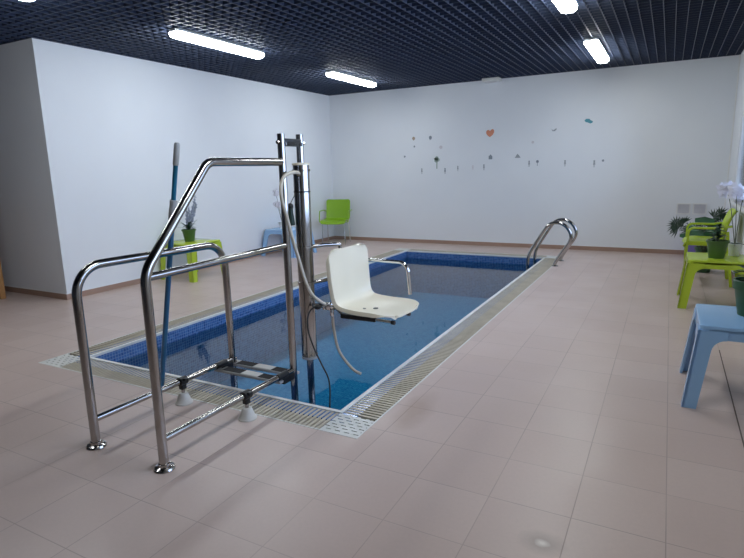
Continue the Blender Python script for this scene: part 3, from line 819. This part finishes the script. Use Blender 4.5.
# palm and broad-leaf plant on the floor behind the armchair
random.seed(21)
pm = thing('palm_plant', 'dark fan-leaved palm standing by the back wall behind the lime armchair', 'plant', (.52, 8.75, 0))
make_pot(pm, (.52, 8.75, .0), .14, .24, M['pot_dark'], .03)
fr = [(.135, 8.50, .565, .145), (.16, 8.62, .50, .13), (.30, 8.52, .50, .14), (.56, 8.6, .66, .14), (.63, 8.62, .70, .13), (.40, 8.50, .50, .14), (.50, 8.52, .54, .13), (.24, 8.9, .56, .12)]
for cx, cy_, cz, lf in fr:
    bm = NB()
    b0 = Vector((.52, 8.75, .21)); c = Vector((cx, cy_, cz)); mid = b0.lerp(c, .5)+Vector((0, 0, .07)); fo = obj('frond', tube(bm, spline([b0, mid, c], 5), .004, 6), M['stem'], pm); bm = NB()
    out = Vector((cx-.36, 0, .10)).normalized()
    a0 = math.atan2(out.z, out.x)
    for k in range(12):
        a = a0-1.7+3.4*k/11; dd = Vector((math.cos(a), random.uniform(-.35, .1), math.sin(a))).normalized(); ln = lf*random.uniform(.85, 1.1)
        s = Vector((-dd.z, 0, dd.x)); w = .010
        v = [bm.verts.new(c), bm.verts.new(c+dd*ln*.5+s*w+Vector((0, .004, 0))), bm.verts.new(c+dd*ln-Vector((0, 0, .015))), bm.verts.new(c+dd*ln*.5-s*w), bm.verts.new(c+dd*ln*.5-Vector((0, .006, 0)))]
        bm.faces.new((v[0], v[1], v[4])); bm.faces.new((v[1], v[2], v[4])); bm.faces.new((v[2], v[3], v[4])); bm.faces.new((v[3], v[0], v[4]))
    obj('leaflets', bm, M['leaf'], fo, False)
bl = thing('broadleaf_plant', 'broad rounded green leaves just behind the lime armchair', 'plant', (.46, 8.15, 0))
make_pot(bl, (.46, 8.15, 0), .13, .24, M['pot_dark'], .03)
for k, (cx, cy_, cz, wd) in enumerate([(.36, 7.95, .55, .16), (.50, 7.96, .54, .16), (.58, 8.0, .62, .14), (.24, 8.02, .50, .16), (.30, 8.0, .60, .15), (.43, 8.05, .70, .24), (.32, 8.1, .54, .18), (.56, 8.05, .58, .2), (.44, 8.2, .52, .22), (.36, 8.0, .48, .18), (.56, 8.12, .50, .18), (.44, 8.0, .42, .16)]):
    bs = NB(); c = Vector((cx, cy_, cz)); tube(bs, spline([(.46, 8.15, .21), Vector((.46, 8.15, .21)).lerp(c, .6)+Vector((0, 0, .04)), c], 4), .005, 6); so = obj('stem', bs, M['stem'], bl)
    bm = NB(); n = 12; ctr = bm.verts.new(c+Vector((0, 0, .02))); ring = []
    for j in range(n):
        a = 2*PI*j/n; rr = wd/2*(1 if j % 2 else .86); ring.append(bm.verts.new(c+Vector((rr*math.cos(a), -.05*math.cos(a)-.02, rr*.42*math.sin(a)-.03))))
    for j in range(n): bm.faces.new((ctr, ring[j], ring[(j+1) % n]))
    obj('blade', bm, M['leaf2'], so)
# purple crate low by the wall
cr = thing('storage_crate', 'low purple plastic crate against the back wall behind the lime armchair', 'crate', (.45, 9.40, 0))
bm = NB(); box(bm, .28, .62, 9.28, 9.60, 0, .012)
for a in ((.28, .295, 9.28, 9.60), (.605, .62, 9.28, 9.60), (.295, .605, 9.28, 9.295), (.295, .605, 9.585, 9.60)): box(bm, a[0], a[1], a[2], a[3], .0, .20)
obj('body', bm, M['purple'], cr, False)
obj('lid', box(NB(), .27, .63, 9.27, 9.605, .20, .225, bev=.006), M['purple'], cr)

# ------------------------------------------------------------------ wall vents
for x0, x1, lab in ((.130, .318, 'square grey vent grille low on the back wall, left of its pair'), (.345, .530, 'square grey vent grille low on the back wall, next to the window corner')):
    t = thing('wall_vent', lab, 'vent', ((x0+x1)/2, YB, .70), 'pair of square wall vents')
    bm = NB(); z0, z1 = .615, .785
    box(bm, x0, x1, YB-.014, YB, z0, z0+.018); box(bm, x0, x1, YB-.014, YB, z1-.018, z1); box(bm, x0, x0+.018, YB-.014, YB, z0+.018, z1-.018); box(bm, x1-.018, x1, YB-.014, YB, z0+.018, z1-.018)
    obj('frame', bm, M['trimw'], t, False)
    bm = NB(); box(bm, x0+.018, x1-.018, YB-.004, YB, z0+.018, z1-.018)
    k = z0+.024
    while k < z1-.026: box(bm, x0+.018, x1-.018, YB-.011, YB-.004, k, k+.007); k += .012
    obj('grille', bm, M['vent'], t, False)

# ------------------------------------------------------------------ wooden frame at the left edge
wf = thing('wooden_stand', 'brown wooden upright frame at the far left edge by the alcove wall', 'stand', (-7.0, 3.42, 0))
for xx in (-6.885, -7.75):
    obj('leg', box(NB(), xx-.032, xx+.032, 3.47, 3.53, 0, 1.25, bev=.004), M['wood'], wf)
    obj('leg', box(NB(), xx-.032, xx+.032, 3.17, 3.23, 0, 1.25, bev=.004), M['wood'], wf)
for zz in (.30, .78, 1.22):
    obj('shelf', box(NB(), -7.715, -6.92, 3.18, 3.52, zz-.014, zz+.014, bev=.003), M['wood'], wf)

# ------------------------------------------------------------------ stickers on the back wall
YS = YB-.0016
def sticker(name, label, mat, polys, cat='sticker'):
    bm = NB(); cx = sum(p[0] for p in polys[0])/len(polys[0]); cz = sum(p[1] for p in polys[0])/len(polys[0])
    for po in polys: prism(bm, po, 'y', YB-.0022, YB-.0002)
    o = obj(name, bm, mat, smooth=False, origin=(cx, YB, cz)); tag(o, label, cat, 'small stickers on the back wall')
def disc(x, z, r, n=12, sx=1, sz=1): return [(x+r*sx*math.cos(2*PI*k/n), z+r*sz*math.sin(2*PI*k/n)) for k in range(n)]
def rect(x, z, w, h): return [(x-w/2, z-h/2), (x+w/2, z-h/2), (x+w/2, z+h/2), (x-w/2, z+h/2)]
STK = []
def fig(x, z, h, lean=0.):
    """tiny standing figure: head, body, two legs"""
    return [disc(x+lean, z+h*.36, h*.13, 10), [(x-h*.10+lean, z+h*.24), (x+h*.10+lean, z+h*.24), (x+h*.15, z-h*.12), (x-h*.15, z-h*.12)], rect(x-h*.06, z-h*.29, h*.05, h*.34), rect(x+h*.06, z-h*.29, h*.05, h*.34)]
heart = [(.0, -.075), (.05, -.035), (.075, .01), (.072, .05), (.05, .066), (.022, .058), (.0, .034), (-.022, .052), (-.048, .054), (-.070, .034), (-.072, -.005), (-.045, -.045)]
sticker('heart_sticker', 'orange heart sticker, largest of the stickers on the back wall', M['orange'], [[(-2.798+a*.95, 1.973+b*.95) for a, b in heart]])
sticker('cloud_sticker', 'teal sticker shaped like a blob, highest and rightmost of the large stickers', M['teal'], [[(-1.262, 2.09), (-1.235, 2.112), (-1.19, 2.110), (-1.165, 2.085), (-1.135, 2.070), (-1.142, 2.045), (-1.175, 2.035), (-1.205, 2.050), (-1.245, 2.062)]])
sticker('bird_sticker', 'pale grey sticker between the orange heart and the teal blob', M['greyst'], [[(-1.77, 1.985), (-1.74, 1.962), (-1.715, 1.978), (-1.69, 1.992), (-1.685, 1.975), (-1.712, 1.945), (-1.75, 1.945)]])
sticker('tree_sticker', 'small grey-green tree sticker, tallest in the row on the left', M['greenst'], [disc(-3.80, 1.53, .034, 9), disc(-3.762, 1.545, .034, 9), disc(-3.785, 1.575, .034, 9), disc(-3.815, 1.56, .024, 8), rect(-3.783, 1.445, .020, .12)])
sticker('balloon_sticker', 'small brown dot sticker at the top left of the group', M['brownst'], [disc(-4.244, 1.948, .030, 12), rect(-4.244, 1.915, .008, .02)])
sticker('balloon_sticker', 'small dark blue dot sticker above the tree sticker', M['darkst'], [disc(-3.909, 1.945, .032, 12, .9, 1.1), rect(-3.92, 1.912, .008, .02)])
sticker('dot_sticker', 'tiny grey dot sticker just below the brown dot', M['darkst'], [disc(-4.23, 1.80, .017, 10)])
sticker('dot_sticker', 'tiny dark dot sticker, leftmost on the back wall', M['darkst'], [disc(-4.43, 1.623, .019, 10)])
sticker('cloud_sticker', 'faint pinkish sticker above and right of the tree sticker', M['pinkst'], [disc(-3.705, 1.766, .032, 10)])
sticker('cloud_sticker', 'faint pinkish sticker upper right of the grey tent sticker', M['pinkst'], [disc(-2.064, 1.784, .022, 10)])
sticker('dot_sticker', 'tiny dark dot sticker, rightmost on the back wall', M['darkst'], [disc(-.952, 1.452, .018, 10)])
for x, z, h, m, lab in ((-4.083, 1.346, .11, 'greyst', 'small grey figure sticker, first of the bottom row from the left'),
                        (-3.624, 1.342, .11, 'darkst', 'small grey figure sticker just right of the tree sticker'),
                        (-3.38, 1.38, .10, 'greyst', 'small grey figure sticker, second to the right of the tree sticker'),
                        (-3.099, 1.387, .09, 'pinkst', 'faint pale figure sticker between two grey figures below the heart'),
                        (-2.898, 1.39, .11, 'greyst', 'small grey figure sticker below and left of the orange heart'),
                        (-2.114, 1.431, .11, 'greyst', 'small grey figure sticker left of the flower sticker'),
                        (-1.532, 1.423, .11, 'greyst', 'small grey figure sticker standing alone right of the flower sticker'),
                        (-1.082, 1.404, .12, 'greyst', 'small grey figure sticker at the right end of the row')):
    sticker('figure_sticker', lab, M[m], fig(x, z, h))
sticker('house_sticker', 'small grey house sticker right below the orange heart', M['darkst'], [[(-2.815, 1.525), (-2.751, 1.525), (-2.751, 1.575), (-2.783, 1.608), (-2.815, 1.575)]])
sticker('tent_sticker', 'grey tent sticker halfway along the row of stickers', M['greyst'], [[(-2.36, 1.535), (-2.26, 1.535), (-2.285, 1.575), (-2.315, 1.605), (-2.335, 1.575)]])
sticker('flower_sticker', 'small dark flower sticker on a stalk right of the tent sticker', M['darkst'], [disc(-1.977, 1.465, .024, 10), rect(-1.977, 1.420, .008, .055)])

# ------------------------------------------------------------------ world, camera, view
w = bpy.data.worlds.new('daylight'); S.world = w; w.use_nodes = True
bg = w.node_tree.nodes['Background']; bg.inputs[0].default_value = (.50, .66, 1.0, 1); bg.inputs[1].default_value = 6.5

f, yaw, pitch, roll = 547.223, -.49499, .19749, .02430
fw = Vector((math.sin(yaw)*math.cos(pitch), math.cos(yaw)*math.cos(pitch), -math.sin(pitch)))
rt = Vector((math.cos(yaw), -math.sin(yaw), 0)); dn = fw.cross(rt)
rr = rt*math.cos(roll)+dn*math.sin(roll); dd = -rt*math.sin(roll)+dn*math.cos(roll)
cam = bpy.data.cameras.new('camera'); co = bpy.data.objects.new('camera', cam); COL.objects.link(co)
cam.sensor_fit = 'HORIZONTAL'; cam.sensor_width = 36; cam.lens = 36*f/744; cam.clip_start = .05; cam.clip_end = 60
mt = Matrix((rr, -dd, -fw)).transposed().to_4x4(); mt.translation = (0, 0, 1.4); co.matrix_world = mt
S.camera = co
S.view_settings.view_transform = 'Standard'; S.view_settings.look = 'None'; S.view_settings.gamma = 1
S.view_settings.exposure = 0.17; S.view_settings.use_curve_mapping = False
cy = S.cycles
cy.use_denoising = True; cy.max_bounces = 8; cy.diffuse_bounces = 5; cy.glossy_bounces = 5; cy.transparent_max_bounces = 12
cy.caustics_reflective = False; cy.caustics_refractive = False; cy.sample_clamp_indirect = 4
